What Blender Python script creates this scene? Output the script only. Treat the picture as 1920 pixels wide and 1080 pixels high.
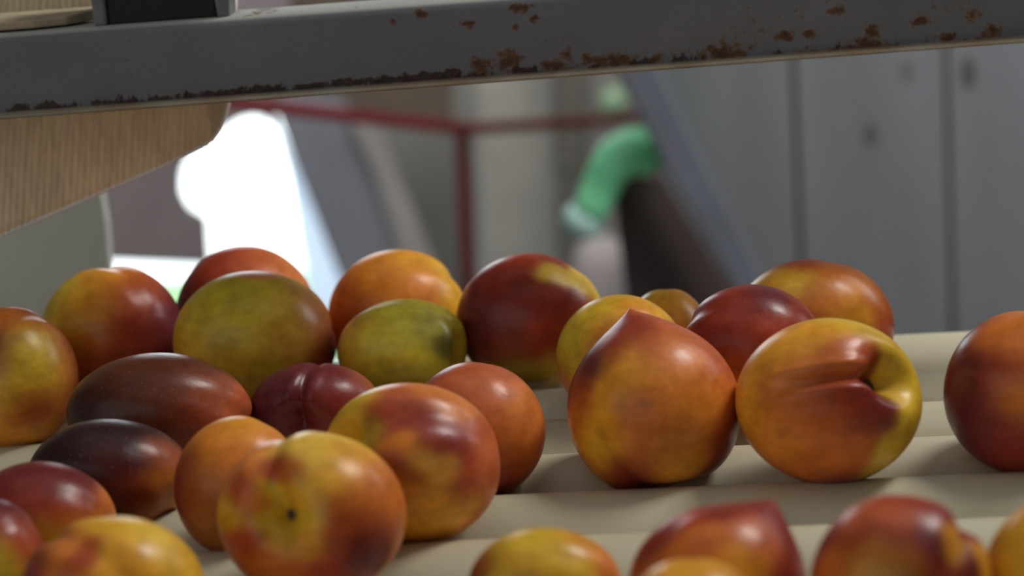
import bpy, bmesh, math, random
import numpy as np
from mathutils import Vector, Matrix
random.seed(7)
for o in list(bpy.data.objects): bpy.data.objects.remove(o)
SC = bpy.context.scene
COL = SC.collection

# ------------------------------------------------------------------ camera
F = 4000.0                      # focal length in pixels of the 1920 wide frame
CAMH = 0.265                    # above the tops of the rollers (z = 0)
PITCH = math.atan(870/4000.0); ROLL = math.radians(4.0)
CP = np.array([0., 0., CAMH])
FW = np.array([0., math.cos(PITCH), -math.sin(PITCH)])
_r0 = np.array([1., 0., 0.]); _u0 = np.cross(_r0, FW)
RT = math.cos(ROLL)*_r0 - math.sin(ROLL)*_u0
UP = math.cos(ROLL)*_u0 + math.sin(ROLL)*_r0
cam_data = bpy.data.cameras.new('camera'); cam = bpy.data.objects.new('camera', cam_data); COL.objects.link(cam)
cam_data.sensor_width = 36; cam_data.lens = 36*F/1920
cam_data.clip_start = 0.05; cam_data.clip_end = 200
cam.matrix_world = Matrix(((RT[0], UP[0], -FW[0], CP[0]), (RT[1], UP[1], -FW[1], CP[1]),
                           (RT[2], UP[2], -FW[2], CP[2]), (0, 0, 0, 1)))
cam_data.dof.use_dof = True; cam_data.dof.focus_distance = 0.92
cam_data.dof.aperture_fstop = 6.0
SC.camera = cam

# ------------------------------------------------------------------ exposure, world, lights
vs = SC.view_settings
vs.view_transform = 'Standard'; vs.look = 'None'; vs.gamma = 1; vs.use_curve_mapping = False
vs.exposure = 0.0
W = bpy.data.worlds.new('World'); SC.world = W; W.use_nodes = True
bg = W.node_tree.nodes['Background']; bg.inputs[0].default_value = (0.86, 0.95, 1.0, 1); bg.inputs[1].default_value = 5.0

def area(name, loc, target, sx, sy, power, color):
    l = bpy.data.lights.new(name, 'AREA'); l.shape = 'RECTANGLE'; l.size = sx; l.size_y = sy
    l.energy = power; l.color = color
    o = bpy.data.objects.new(name, l); COL.objects.link(o); o.location = loc
    o.rotation_euler = (Vector(target)-Vector(loc)).to_track_quat('-Z', 'Y').to_euler()
    return o
area('skylight_over_belt', (1.05, 1.25, 1.50), (0, 0.85, 0), 0.42, 0.42, 19, (1.0, 0.98, 0.93))
area('overhead_fill', (0.2, 0.9, 2.3), (0, 0.9, 0), 2.6, 2.6, 7, (0.98, 0.99, 1.0))  # added ambient fill from overhead, stands for no actual opening
area('front_fill', (-1.5, -1.2, 1.0), (-0.1, 1.0, 0), 3.4, 2.2, 16, (0.95, 0.98, 1.0))  # added fill from the camera side to lift the front faces
area('back_bay_fill', (1.0, 1.45, 0.55), (0.55, 2.6, -0.6), 0.9, 0.4, 10, (0.93, 0.97, 1.0))  # added out-of-view fill for the board wall and green bag
area('left_bay_fill', (0.1, 2.55, 0.9), (-0.1, 3.5, -0.6), 1.0, 0.5, 13, (0.97, 0.98, 1.0))  # added fill that brightens the chute and panels at the back left

# ------------------------------------------------------------------ helpers
def ray(px, py): return FW + RT*(px-960)/F - UP*(py-540)/F
def at_y(px, py, Y):
    d = ray(px, py); return CP + d*((Y-CP[1])/d[1])
def at_z(px, py, z):
    d = ray(px, py); return CP + d*((z-CP[2])/d[2])
def tag(o, label=None, cat=None, group=None, kind=None):
    if label: o['label'] = label
    if cat: o['category'] = cat
    if group: o['group'] = group
    if kind: o['kind'] = kind
    return o
def empty(name, loc):
    o = bpy.data.objects.new(name, None); COL.objects.link(o); o.location = loc; o.empty_display_size = .02; return o
def link(name, me, mat, parent=None, smooth=False):
    me.name = name
    o = bpy.data.objects.new(name, me); COL.objects.link(o)
    if mat: me.materials.append(mat)
    if smooth: me.polygons.foreach_set('use_smooth', [True]*len(me.polygons))
    if parent:
        o.parent = parent; o.matrix_parent_inverse = Matrix.Translation(-Vector(parent.location))
    return o
def mesh_pd(verts, faces):
    me = bpy.data.meshes.new('m'); me.from_pydata([tuple(map(float, v)) for v in verts], [], faces); me.update(); return me
def fix_normals(me):
    bm = bmesh.new(); bm.from_mesh(me); bmesh.ops.recalc_face_normals(bm, faces=bm.faces); bm.to_mesh(me); bm.free()
def bevel(o, w, seg=2):
    m = o.modifiers.new('bevel', 'BEVEL'); m.width = w; m.segments = seg; m.limit_method = 'ANGLE'; return o
def slab(pts, thick):
    """solid plate: outline points (x,z at depth Y) extruded backwards by thick"""
    n = len(pts); v = [p for p in pts] + [p+np.array([0, thick, 0]) for p in pts]
    me = mesh_pd(v, [tuple(range(n)), tuple(range(2*n-1, n-1, -1))] + [(i, i+n, (i+1) % n+n, (i+1) % n) for i in range(n)])
    fix_normals(me); return me
def px_slab(name, pix, Y, thick, mat, parent=None, bev=0.0):
    o = link(name, slab([at_y(x, y, Y) for x, y in pix], thick), mat, parent)
    if bev: bevel(o, bev)
    return o
def box(name, lo, hi, mat, parent=None, bev=0.0):
    x0, y0, z0 = lo; x1, y1, z1 = hi
    v = [(x0,y0,z0),(x1,y0,z0),(x1,y1,z0),(x0,y1,z0),(x0,y0,z1),(x1,y0,z1),(x1,y1,z1),(x0,y1,z1)]
    me = mesh_pd(v, [(0,3,2,1),(4,5,6,7),(0,1,5,4),(1,2,6,5),(2,3,7,6),(3,0,4,7)])
    o = link(name, me, mat, parent)
    if bev: bevel(o, bev)
    return o
def tube(name, pts, radii, mat, parent=None, seg=20, squash=1.0):
    """smooth tapered tube through world points"""
    P = [np.array(p, float) for p in pts]; V = []; Fc = []
    n = len(P)
    for i, p in enumerate(P):
        t = P[min(i+1, n-1)]-P[max(i-1, 0)]; t /= np.linalg.norm(t)
        a = np.cross(t, [0, 1, 0.001]); a /= np.linalg.norm(a); b = np.cross(t, a)
        for k in range(seg):
            an = 2*math.pi*k/seg
            V.append(p+radii[i]*(a*math.cos(an)+b*math.sin(an)*squash))
    for i in range(n-1):
        for k in range(seg):
            Fc.append((i*seg+k, i*seg+(k+1) % seg, (i+1)*seg+(k+1) % seg, (i+1)*seg+k))
    Fc.append(tuple(range(seg-1, -1, -1))); Fc.append(tuple(range((n-1)*seg, n*seg)))
    me = mesh_pd(V, Fc); fix_normals(me)
    return link(name, me, mat, parent, True)

# ------------------------------------------------------------------ materials
def nt(name, rough=0.6, base=(.5, .5, .5), spec=0.5):
    m = bpy.data.materials.new(name); m.use_nodes = True; t = m.node_tree; b = t.nodes['Principled BSDF']
    b.inputs['Base Color'].default_value = (*base, 1); b.inputs['Roughness'].default_value = rough
    b.inputs['Specular IOR Level'].default_value = spec
    return m, t, b
def noise(t, scale, detail=4, rough=.55, vec=None, coord='Object'):
    n = t.nodes.new('ShaderNodeTexNoise'); n.inputs['Scale'].default_value = scale
    n.inputs['Detail'].default_value = detail; n.inputs['Roughness'].default_value = rough
    if vec is None:
        c = t.nodes.new('ShaderNodeTexCoord'); t.links.new(c.outputs[coord], n.inputs['Vector'])
    else: t.links.new(vec, n.inputs['Vector'])
    return n
def ramp(t, src, stops):
    r = t.nodes.new('ShaderNodeValToRGB'); e = r.color_ramp.elements
    while len(e) < len(stops): e.new(0.5)
    for i, (p, c) in enumerate(stops):
        e[i].position = p; e[i].color = (*c, 1) if len(c) == 3 else c
    t.links.new(src, r.inputs[0]); return r
def mixc(t, fac, a, b, mode='MIX'):
    m = t.nodes.new('ShaderNodeMix'); m.data_type = 'RGBA'; m.blend_type = mode
    for s, v in ((0, fac), (6, a), (7, b)):
        if hasattr(v, 'links') or hasattr(v, 'is_linked'): t.links.new(v, m.inputs[s])
        elif isinstance(v, (int, float)): m.inputs[s].default_value = v
        else: m.inputs[s].default_value = (*v, 1)
    return m.outputs[2]
def math_n(t, op, a, b=0.0, c=None):
    m = t.nodes.new('ShaderNodeMath'); m.operation = op
    for i, v in enumerate((a, b, c)):
        if v is None: continue
        if isinstance(v, (int, float)): m.inputs[i].default_value = v
        else: t.links.new(v, m.inputs[i])
    return m.outputs[0]
def bump(t, b, h, dist, strength=1.0):
    n = t.nodes.new('ShaderNodeBump'); n.inputs['Distance'].default_value = dist; n.inputs['Strength'].default_value = strength
    t.links.new(h, n.inputs['Height']); t.links.new(n.outputs[0], b.inputs['Normal'])
def mapping(t, scale=(1, 1, 1), coord='Object'):
    c = t.nodes.new('ShaderNodeTexCoord'); m = t.nodes.new('ShaderNodeMapping'); m.inputs['Scale'].default_value = scale
    t.links.new(c.outputs[coord], m.inputs[0]); return m.outputs[0]
def plain(name, base, rough=.6, var=.12, scale=8):
    m, t, b = nt(name, rough, base)
    n = noise(t, scale)
    r = ramp(t, n.outputs[0], [(.3, tuple(c*(1-var) for c in base)), (.7, tuple(min(1, c*(1+var)) for c in base))])
    t.links.new(r.outputs[0], b.inputs['Base Color']); return m

# skin of the nectarines: per-vertex blush + fine mottling, pale freckles
def skin_material():
    m, t, b = nt('nectarine_skin', .34, (.5, .2, .05), .25)
    a = t.nodes.new('ShaderNodeAttribute'); a.attribute_name = 'blush'
    n1 = noise(t, 95, 5, .65)
    n2 = noise(t, 1, 3, .6, vec=mapping(t, (60, 60, 260)))
    c = mixc(t, 1.0, a.outputs['Color'], ramp(t, n1.outputs[0], [(.3, (.80, .74, .72)), (.68, (1.14, 1.18, 1.15))]).outputs[0], 'MULTIPLY')
    c = mixc(t, .5, c, ramp(t, n2.outputs[0], [(.35, (.84, .76, .76)), (.65, (1.12, 1.14, 1.1))]).outputs[0], 'MULTIPLY')
    v = t.nodes.new('ShaderNodeTexVoronoi'); v.inputs['Scale'].default_value = 330
    cc = t.nodes.new('ShaderNodeTexCoord'); t.links.new(cc.outputs['Object'], v.inputs['Vector'])
    dots = ramp(t, v.outputs['Distance'], [(.10, (1, 1, 1)), (.2, (0, 0, 0))])
    c = mixc(t, math_n(t, 'MULTIPLY', dots.outputs[0], .07), c, (.75, .48, .2))
    t.links.new(c, b.inputs['Base Color'])
    rr = t.nodes.new('ShaderNodeMapRange'); rr.inputs[3].default_value = .24; rr.inputs[4].default_value = .40
    t.links.new(n1.outputs[0], rr.inputs[0]); t.links.new(rr.outputs[0], b.inputs['Roughness'])
    n3 = noise(t, 55, 4)
    bump(t, b, n3.outputs[0], .0009, .55)
    return m
SKIN = skin_material()
SCAR = plain('stem_scar_dark', (.06, .045, .018), .8, .3, 200)

def roller_material():
    m, t, b = nt('cream_roller_plastic', .42, (.64, .59, .42), .4)
    n = noise(t, 1, 4, .5, vec=mapping(t, (2.5, 26, 26)))
    n2 = noise(t, 1, 3, .5, vec=mapping(t, (30, 30, 30)))
    c = mixc(t, 1.0, ramp(t, n.outputs[0], [(.3, (.52, .475, .33)), (.7, (.62, .585, .43))]).outputs[0],
             ramp(t, n2.outputs[0], [(.3, (.93, .92, .9)), (.6, (1, 1, 1))]).outputs[0], 'MULTIPLY')
    t.links.new(c, b.inputs['Base Color']); return m
ROLLER = roller_material()
STEEL = plain('dull_steel', (.35, .35, .36), .45)

BPX = lambda px: (px-960)*.985/F/math.cos(math.radians(.2))      # picture column -> metres along the beam
BPZ = lambda px, py: ((212-.0771*px)-py)*.985/F+.0018               # height above the lower edge
RUST = [(BPX(a), BPZ(a, b), c*.985/F, d*.985/F) for a, b, c, d in
        [(1155, 110, 48, 20), (1232, 106, 16, 13), (955, 110, 30, 26), (905, 122, 26, 22), (1065, 98, 12, 14), (1360, 95, 55, 22),
         (1105, 106, 16, 16), (1630, 78, 42, 18), (1640, 52, 18, 20), (1475, 60, 20, 16), (1520, 58, 16, 12), (1865, 52, 18, 18),
         (1575, 14, 24, 11), (985, 10, 20, 14), (885, 40, 14, 11), (1780, 66, 22, 12), (1040, 118, 40, 12), (1830, 22, 18, 12),
         (800, 22, 16, 10), (745, 35, 8, 8), (1010, 30, 10, 9), (972, 46, 9, 8), (1520, 95, 30, 8), (1290, 118, 30, 8), (1730, 34, 26, 12), (135, 35, 40, 8), (500, 20, 30, 7)]]
CHIPS = [(BPX(a), BPZ(a, b), c*.985/F, d*.985/F) for a, b, c, d in
         [(790, 140, 90, 9), (840, 136, 40, 11), (650, 152, 55, 8), (580, 158, 30, 7), (440, 170, 55, 9), (395, 175, 40, 8), (355, 178, 16, 8),
          (332, 180, 8, 7), (303, 183, 16, 7), (235, 189, 24, 7), (180, 192, 14, 7), (97, 198, 12, 10), (32, 203, 22, 11), (990, 129, 24, 10), (968, 126, 10, 12),
          (510, 163, 26, 8), (720, 146, 40, 8)]]
def rusty_paint():
    """grey enamel with rust: small freckles over the face, heavy crust along the lower edge.
    Beam-local coordinates: x along, z up from the lower edge (metres)."""
    m, t, b = nt('rusty_grey_paint', .55, (.18, .18, .19), .35)
    c = t.nodes.new('ShaderNodeTexCoord'); sx = t.nodes.new('ShaderNodeSeparateXYZ'); t.links.new(c.outputs['Object'], sx.inputs[0])
    z = sx.outputs['Z']; x = sx.outputs['X']
    nA = noise(t, 1, 5, .65, vec=mapping(t, (85, 85, 170)))      # blotches
    nB = noise(t, 1, 3, .6, vec=mapping(t, (16, 16, 30)))       # where they cluster along the beam
    nC = noise(t, 500, 4, .7)
    nF = noise(t, 1, 3, .6, vec=mapping(t, (330, 330, 330)))    # freckles
    edge = t.nodes.new('ShaderNodeMapRange'); edge.inputs[1].default_value = .0125; edge.inputs[2].default_value = .003
    t.links.new(z, edge.inputs[0])
    up = t.nodes.new('ShaderNodeMapRange'); up.inputs[1].default_value = -.14; up.inputs[2].default_value = .02   # more rust to the right
    t.links.new(x, up.inputs[0])
    e = math_n(t, 'MULTIPLY', edge.outputs[0], up.outputs[0])
    d = math_n(t, 'ADD', nA.outputs[0], math_n(t, 'MULTIPLY', math_n(t, 'SUBTRACT', nC.outputs[0], .5), .22))
    d = math_n(t, 'SUBTRACT', math_n(t, 'MULTIPLY_ADD', e, .16, d), .70)
    f = math_n(t, 'MULTIPLY_ADD', math_n(t, 'SUBTRACT', nB.outputs[0], .5), .45, nF.outputs[0])
    f = math_n(t, 'SUBTRACT', math_n(t, 'MULTIPLY_ADD', up.outputs[0], .055, f), .69)
    f = math_n(t, 'MULTIPLY_ADD', math_n(t, 'SUBTRACT', nC.outputs[0], .5), .08, f)
    halo_d = ramp(t, d, [(0.0, (0, 0, 0)), (.06, (1, 1, 1))]); halo_f = ramp(t, f, [(0.0, (0, 0, 0)), (.07, (1, 1, 1))])
    core = ramp(t, d, [(.05, (0, 0, 0)), (.12, (1, 1, 1))])
    halo = math_n(t, 'MAXIMUM', halo_d.outputs[0], math_n(t, 'MULTIPLY', halo_f.outputs[0], .8))
    # single crusts of rust, placed where the beam carries them
    def blots(lst, amp):
        tot = None
        nz = noise(t, 1, 4, .65, vec=mapping(t, (210, 210, 260)))
        for bxx, bzz, rx, rz in lst:
            ax_ = math_n(t, 'MULTIPLY', math_n(t, 'SUBTRACT', x, bxx), 1/rx); az_ = math_n(t, 'MULTIPLY', math_n(t, 'SUBTRACT', z, bzz), 1/rz)
            q = math_n(t, 'SUBTRACT', 1.0, math_n(t, 'SQRT', math_n(t, 'MULTIPLY_ADD', ax_, ax_, math_n(t, 'MULTIPLY', az_, az_))))
            tot = q if tot is None else math_n(t, 'MAXIMUM', tot, q)
        return math_n(t, 'MULTIPLY_ADD', math_n(t, 'SUBTRACT', nz.outputs[0], .5), amp, tot)
    rb1 = blots(RUST, 3.2); rb2 = blots(CHIPS, 3.0)
    halo = math_n(t, 'MAXIMUM', halo, ramp(t, rb1, [(0.05, (0, 0, 0)), (.35, (1, 1, 1))]).outputs[0])
    n2 = noise(t, 22, 4)
    paint = ramp(t, n2.outputs[0], [(.3, (.155, .160, .175)), (.7, (.185, .190, .205))]).outputs[0]
    rustc = ramp(t, nC.outputs[0], [(.3, (.10, .050, .020)), (.7, (.22, .115, .04))]).outputs[0]
    darkc = ramp(t, nC.outputs[0], [(.35, (.03, .012, .008)), (.7, (.10, .035, .012))]).outputs[0]
    # light falling on the top face, painted in as a paler colour
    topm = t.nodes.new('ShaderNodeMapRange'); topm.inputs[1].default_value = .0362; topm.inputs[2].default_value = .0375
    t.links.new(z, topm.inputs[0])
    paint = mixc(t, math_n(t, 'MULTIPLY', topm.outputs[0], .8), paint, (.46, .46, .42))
    k = mixc(t, math_n(t, 'MULTIPLY', halo, .85), paint, rustc)
    k = mixc(t, math_n(t, 'MULTIPLY', core.outputs[0], .8), k, darkc)
    k = mixc(t, math_n(t, 'MULTIPLY', ramp(t, rb1, [(.35, (0, 0, 0)), (.7, (1, 1, 1))]).outputs[0], .75), k, darkc)
    lipm = math_n(t, 'GREATER_THAN', z, .0024)
    k = mixc(t, math_n(t, 'MULTIPLY', lipm, math_n(t, 'MULTIPLY', ramp(t, rb2, [(-.0, (0, 0, 0)), (.12, (1, 1, 1))]).outputs[0], .55)), k, (.13, .055, .02))
    k = mixc(t, math_n(t, 'MULTIPLY', lipm, math_n(t, 'MULTIPLY', ramp(t, rb2, [(.15, (0, 0, 0)), (.3, (1, 1, 1))]).outputs[0], .85)), k, (.028, .014, .013))
    # chipped black line right above the lip, strongest left of the middle
    nD = noise(t, 1, 5, .7, vec=mapping(t, (150, 150, 60)))
    nG = noise(t, 1, 2, .5, vec=mapping(t, (22, 22, 5)))
    along = t.nodes.new('ShaderNodeMapRange'); along.inputs[1].default_value = .10; along.inputs[2].default_value = -.03
    along.inputs[3].default_value = -.10; along.inputs[4].default_value = .0
    t.links.new(x, along.inputs[0])
    hgt = math_n(t, 'ADD', math_n(t, 'ADD', nD.outputs[0], math_n(t, 'MULTIPLY_ADD', nG.outputs[0], .7, -.35)), along.outputs[0])
    hgt = math_n(t, 'MULTIPLY_ADD', math_n(t, 'SUBTRACT', hgt, .47), .022, .0029)
    chip = math_n(t, 'MULTIPLY', math_n(t, 'LESS_THAN', z, hgt), math_n(t, 'GREATER_THAN', z, .0024))
    halo2 = math_n(t, 'MULTIPLY', math_n(t, 'LESS_THAN', z, math_n(t, 'ADD', hgt, .0011)), math_n(t, 'GREATER_THAN', z, .0022))
    k = mixc(t, math_n(t, 'MULTIPLY', halo2, .35), k, (.14, .06, .025))
    k = mixc(t, math_n(t, 'MULTIPLY', chip, .85), k, (.028, .016, .015))
    # lip: yellowed, grimy
    lip = t.nodes.new('ShaderNodeMapRange'); lip.inputs[1].default_value = .0030; lip.inputs[2].default_value = .0022
    t.links.new(z, lip.inputs[0])
    nE = noise(t, 1, 3, .5, vec=mapping(t, (30, 30, 60)))
    k = mixc(t, math_n(t, 'MULTIPLY', lip.outputs[0], .85), k, ramp(t, nE.outputs[0], [(.35, (.26, .18, .10)), (.6, (.33, .29, .21))]).outputs[0])
    t.links.new(k, b.inputs['Base Color'])
    bump(t, b, halo, .0003, .5)
    return m

def board_material():
    """grey painted boards, dirty knots; object coordinates = world metres"""
    m, t, b = nt('grey_painted_boards', .7, (.3, .3, .3), .3)
    n = noise(t, 1, 4, .5, vec=mapping(t, (14, 14, 2.2)))
    base = ramp(t, n.outputs[0], [(.3, (.135, .14, .145)), (.7, (.17, .176, .182))]).outputs[0]
    c = t.nodes.new('ShaderNodeTexCoord')
    for (px, py, rx, ry, s) in KNOTS:
        p = at_y(px, py, BOARD_Y)
        sub = t.nodes.new('ShaderNodeVectorMath'); sub.operation = 'SUBTRACT'; sub.inputs[1].default_value = tuple(p)
        t.links.new(c.outputs['Object'], sub.inputs[0])
        mul = t.nodes.new('ShaderNodeVectorMath'); mul.operation = 'MULTIPLY'; mul.inputs[1].default_value = (1/rx, 0, 1/ry)
        t.links.new(sub.outputs[0], mul.inputs[0])
        ln = t.nodes.new('ShaderNodeVectorMath'); ln.operation = 'LENGTH'; t.links.new(mul.outputs[0], ln.inputs[0])
        r = ramp(t, ln.outputs['Value'], [(.5, (s, s, s)), (1, (0, 0, 0))])
        base = mixc(t, r.outputs[0], base, (.03, .03, .028))
    t.links.new(base, b.inputs['Base Color']); return m

# ------------------------------------------------------------------ the shed (structure)
BOARD_Y = 2.35
KNOTS = [(1815, 138, .012, .024, .75), (1632, 255, .011, .018, .6), (1700, 135, .011, .018, .45), (18, 0, .001, .001, 0)]
M_floor = plain('concrete_floor', (.22, .21, .2), .8)
M_wall = plain('shed_wall_paint', (.42, .41, .38), .8)
M_ceil = plain('shed_ceiling', (.35, .34, .33), .8)
ZF = -1.0
tag(box('floor', (-4, -3, ZF-.1), (4, 5.0, ZF), M_floor), kind='structure')
tag(box('ceiling', (-4.1, -3.1, 2.5), (4.1, 5.1, 2.6), M_ceil), kind='structure')
tag(box('wall_left', (-4.1, -3, ZF), (-4, 5.0, 2.5), M_wall), kind='structure')
tag(box('wall_front', (-4.1, -3.1, ZF), (4.1, -3, 2.5), M_wall), kind='structure')
tag(box('wall_side_right', (4, -3, ZF), (4.1, 5.0, 2.5), M_wall), kind='structure')
# back wall with a doorway to the yard
dl = float(at_y(140, 400, 4.9)[0]); dr = float(at_y(690, 400, 4.9)[0])
def wall_with_door():
    bm = bmesh.new()
    for (a, b_, c, d) in ((-4.1, dl, ZF, 2.5), (dr, 4.1, ZF, 2.5), (dl, dr, 1.1, 2.5)):
        r = bmesh.ops.create_cube(bm, size=1)
        bmesh.ops.scale(bm, vec=(b_-a, .12, d-c), verts=r['verts'])
        bmesh.ops.translate(bm, vec=((a+b_)/2, 4.96, (c+d)/2), verts=r['verts'])
    me = bpy.data.meshes.new('w'); bm.to_mesh(me); bm.free(); return me
tag(link('wall_back', wall_with_door(), M_wall), kind='structure')
# the yard outside
tag(box('ground_yard', (-14, 5.1, ZF-.15), (12, 40, ZF-.05), plain('pale_yard_concrete', (.75, .76, .74), .9)), kind='structure')
gr = tag(box('grass_strip', (-3.2, 5.3, ZF-.05), (-.2, 6.2, ZF+.02), plain('bright_grass', (.15, .32, .12), .9), bev=.02),
         'bright green grass verge outside below the pinkish panel', 'grass', kind='stuff')

# board wall on the right
def board_wall():
    bm = bmesh.new()
    zt, zb = 1.0, ZF
    seams = [at_y(x, 350, BOARD_Y)[0] for x in (1238, 1497, 1780, 2060, 2340, 2620)]
    gap = .0055
    for i in range(len(seams)-1):
        a, b_ = float(seams[i])+gap/2, float(seams[i+1])-gap/2
        r = bmesh.ops.create_cube(bm, size=1)
        bmesh.ops.scale(bm, vec=(b_-a, .02, zt-zb), verts=r['verts'])
        bmesh.ops.translate(bm, vec=((a+b_)/2, BOARD_Y+.01, (zt+zb)/2), verts=r['verts'])
    # back sheet behind the gaps
    a, b_ = float(seams[0]), float(seams[-1])
    r = bmesh.ops.create_cube(bm, size=1)
    bmesh.ops.scale(bm, vec=(b_-a, .01, zt-zb), verts=r['verts'])
    bmesh.ops.translate(bm, vec=((a+b_)/2, BOARD_Y+.05, (zt+zb)/2), verts=r['verts'])
    me = bpy.data.meshes.new('w'); bm.to_mesh(me); bm.free(); return me
tag(link('wall_right', board_wall(), board_material()), kind='structure')

# ------------------------------------------------------------------ blurred machinery behind
M_bluegrey = plain('bluegrey_painted_steel', (.12, .128, .15), .5)
M_brown = plain('dark_brown_board', (.065, .043, .038), .8)
M_red = plain('dark_red_enamel', (.17, .016, .02), .45)
M_cream = plain('cream_sheet', (.47, .45, .39), .7)
M_olive = plain('dark_olive_board', (.16, .15, .12), .8)
M_pinkbrown = plain('pinkish_brown_board', (.28, .235, .23), .8, .1, 4)
M_pink = plain('pale_pink_sack', (.55, .48, .46), .8)

# diagonal brace in front of the board wall
br = empty('diagonal_brace', at_y(1270, 330, 2.20))
px_slab('brace_bar', [(1060, -60), (1150, -60), (1290, 240), (1425, 510), (1500, 660), (1440, 660), (1370, 530), (1250, 320)], 2.20, .05, M_bluegrey, br, .004)
tag(br, 'blue-grey diagonal steel brace against the board wall, right of the green plastic', 'brace')
# dark brown panel
tag(px_slab('brown_board', [(1148, 337), (1240, 325), (1300, 420), (1480, 700), (1192, 700)], 2.30, .012, M_brown, bev=.004),
    'dark brown upright board leaning below the green plastic, behind the diagonal brace', 'board')

# cream column sheets
tag(px_slab('cream_post', [(885, -120), (1040, -120), (1052, 640), (900, 640)], 3.55, .08, M_cream, bev=.01),
    'wide cream upright post right behind the red steel post', 'post')
tag(px_slab('olive_post', [(1040, -120), (1108, -120), (1100, 330), (1040, 335)], 3.4, .06, M_olive, bev=.008),
    'short dark olive block hanging beside the wide cream post', 'block')
tag(px_slab('warm_grey_sheet', [(1060, -120), (1240, -120), (1240, 640), (1052, 640)], 3.75, .04, plain('warm_grey_sheet', (.40, .37, .34), .7)),
    'warm grey sheet standing behind the green plastic bag', 'panel')
tag(px_slab('grey_panel', [(690, -120), (890, -120), (905, 640), (700, 640)], 4.1, .04, plain('olive_grey_sheet', (.48, .46, .41), .7)),
    'olive grey sheet panel behind the sloping grey chute and red post', 'panel')

# pinkish pale sack below green plastic
def sack():
    pts = [at_y(1128, y, 3.05) for y in (445, 465, 500, 560, 640, 720)]
    return tube('pale_sack', pts, [.018, .036, .043, .045, .046, .046], M_pink)
tag(sack(), 'pale pinkish sack standing below the green plastic bag, left of the brown board', 'sack')

# green plastic
def green_mat(name, colr):
    m, t, b = nt(name, .35, colr, .5)
    n = noise(t, 18, 4); r = ramp(t, n.outputs[0], [(.3, tuple(c*.75 for c in colr)), (.7, tuple(min(1, c*1.2) for c in colr))])
    t.links.new(r.outputs[0], b.inputs['Base Color'])
    bump(t, b, n.outputs[0], .02, .6)
    tr = t.nodes.new('ShaderNodeBsdfTranslucent'); t.links.new(r.outputs[0], tr.inputs[0])
    mx = t.nodes.new('ShaderNodeMixShader'); mx.inputs[0].default_value = .15
    t.links.new(b.outputs[0], mx.inputs[1]); t.links.new(tr.outputs[0], mx.inputs[2]); t.links.new(mx.outputs[0], t.nodes['Material Output'].inputs['Surface'])
    return m
M_green = green_mat('green_plastic_film', (.28, .95, .46)); M_teal = green_mat('pale_teal_plastic_film', (.50, .74, .66))
M_palegreen = green_mat('pale_green_plastic', (.42, .62, .38))
gp = empty('plastic_bag', at_y(1140, 430, 2.27))
tube('bag_body', [at_y(x, y, 2.27) for x, y in ((1252, 290), (1238, 288), (1210, 284), (1180, 286), (1155, 300), (1137, 325), (1124, 355), (1112, 385), (1104, 400))],
     [.006, .019, .027, .027, .025, .022, .021, .020, .019], M_green, gp)
o = tube('bag_tail', [at_y(x, y, 2.275) for x, y in ((1106, 385), (1100, 400), (1092, 418), (1086, 436), (1082, 446))], [.014, .022, .024, .019, .006], M_teal, gp)
o['label'] = 'pale teal crumpled tail of the bag'
tag(gp, 'crumpled bright green plastic bag draped over the top of the dark brown board', 'plastic bag')
tag(tube('plastic_ball', [at_y(1150, y, 3.35) for y in (160, 166, 176, 192, 208, 218, 223)], [.004, .014, .022, .026, .022, .014, .004], M_palegreen),
    'small pale green round plastic ball above the red rail', 'ball')

# red steel frame
def bar(name, a, b_, w, mat, parent):
    """square tube between two world points"""
    a = np.array(a); b_ = np.array(b_); t = (b_-a)/np.linalg.norm(b_-a)
    up = np.array([0, 0, 1.]) if abs(t[2]) < .8 else np.array([0, 1., 0])
    s = np.cross(t, up); s /= np.linalg.norm(s); u = np.cross(s, t)
    v = [p+s*i*w/2+u*j*w/2 for p in (a, b_) for i, j in ((-1, -1), (1, -1), (1, 1), (-1, 1))]
    me = mesh_pd(v, [(0, 1, 2, 3), (7, 6, 5, 4)]+[(i, (i+1) % 4+0, (i+1) % 4+4, i+4) for i in range(4)])
    fix_normals(me); o = link(name, me, mat, parent); bevel(o, w*.15); return o
rf = empty('steel_frame', at_y(872, 560, 2.7))
bar('post', at_y(866, 236, 2.72), at_y(886, 780, 2.72), .017, M_red, rf)
bar('rail', at_y(862, 240, 2.7), at_y(400, 190, 2.3), .0155, M_red, rf)
bar('rail', at_y(866, 242, 2.7), at_y(1195, 222, 3.1), .0145, M_red, rf)
tag(rf, 'dark red steel frame with one post and two rails meeting at a corner', 'frame')
tag(px_slab('brown_tabletop', [(380, -120), (850, -120), (850, 232), (380, 185)], 3.5, .02, plain('dull_brown_board', (.16, .12, .09), .8), bev=.003),
    'dull brown board above the left rail of the red frame', 'board')

# sloping grey chute right of the doorway
M_chute = plain('chute_grey', (.27, .28, .31), .45); M_chlip = plain('chute_lip', (.42, .39, .36), .5)
ch = empty('sloping_chute', at_y(700, 560, 3.3))
px_slab('side_plate', [(500, 170), (640, 190), (700, 255), (840, 640), (690, 640), (628, 500), (560, 330)], 3.3, .03, M_chute, ch, .004)
o = px_slab('edge_flange', [(650, 225), (705, 225), (735, 300), (870, 640), (800, 640), (700, 330)], 3.285, .05, M_chlip, ch, .006)
o['label'] = 'paler cream-grey edge flange'
tag(ch, 'grey sloping metal chute standing right of the bright doorway', 'chute')
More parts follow.
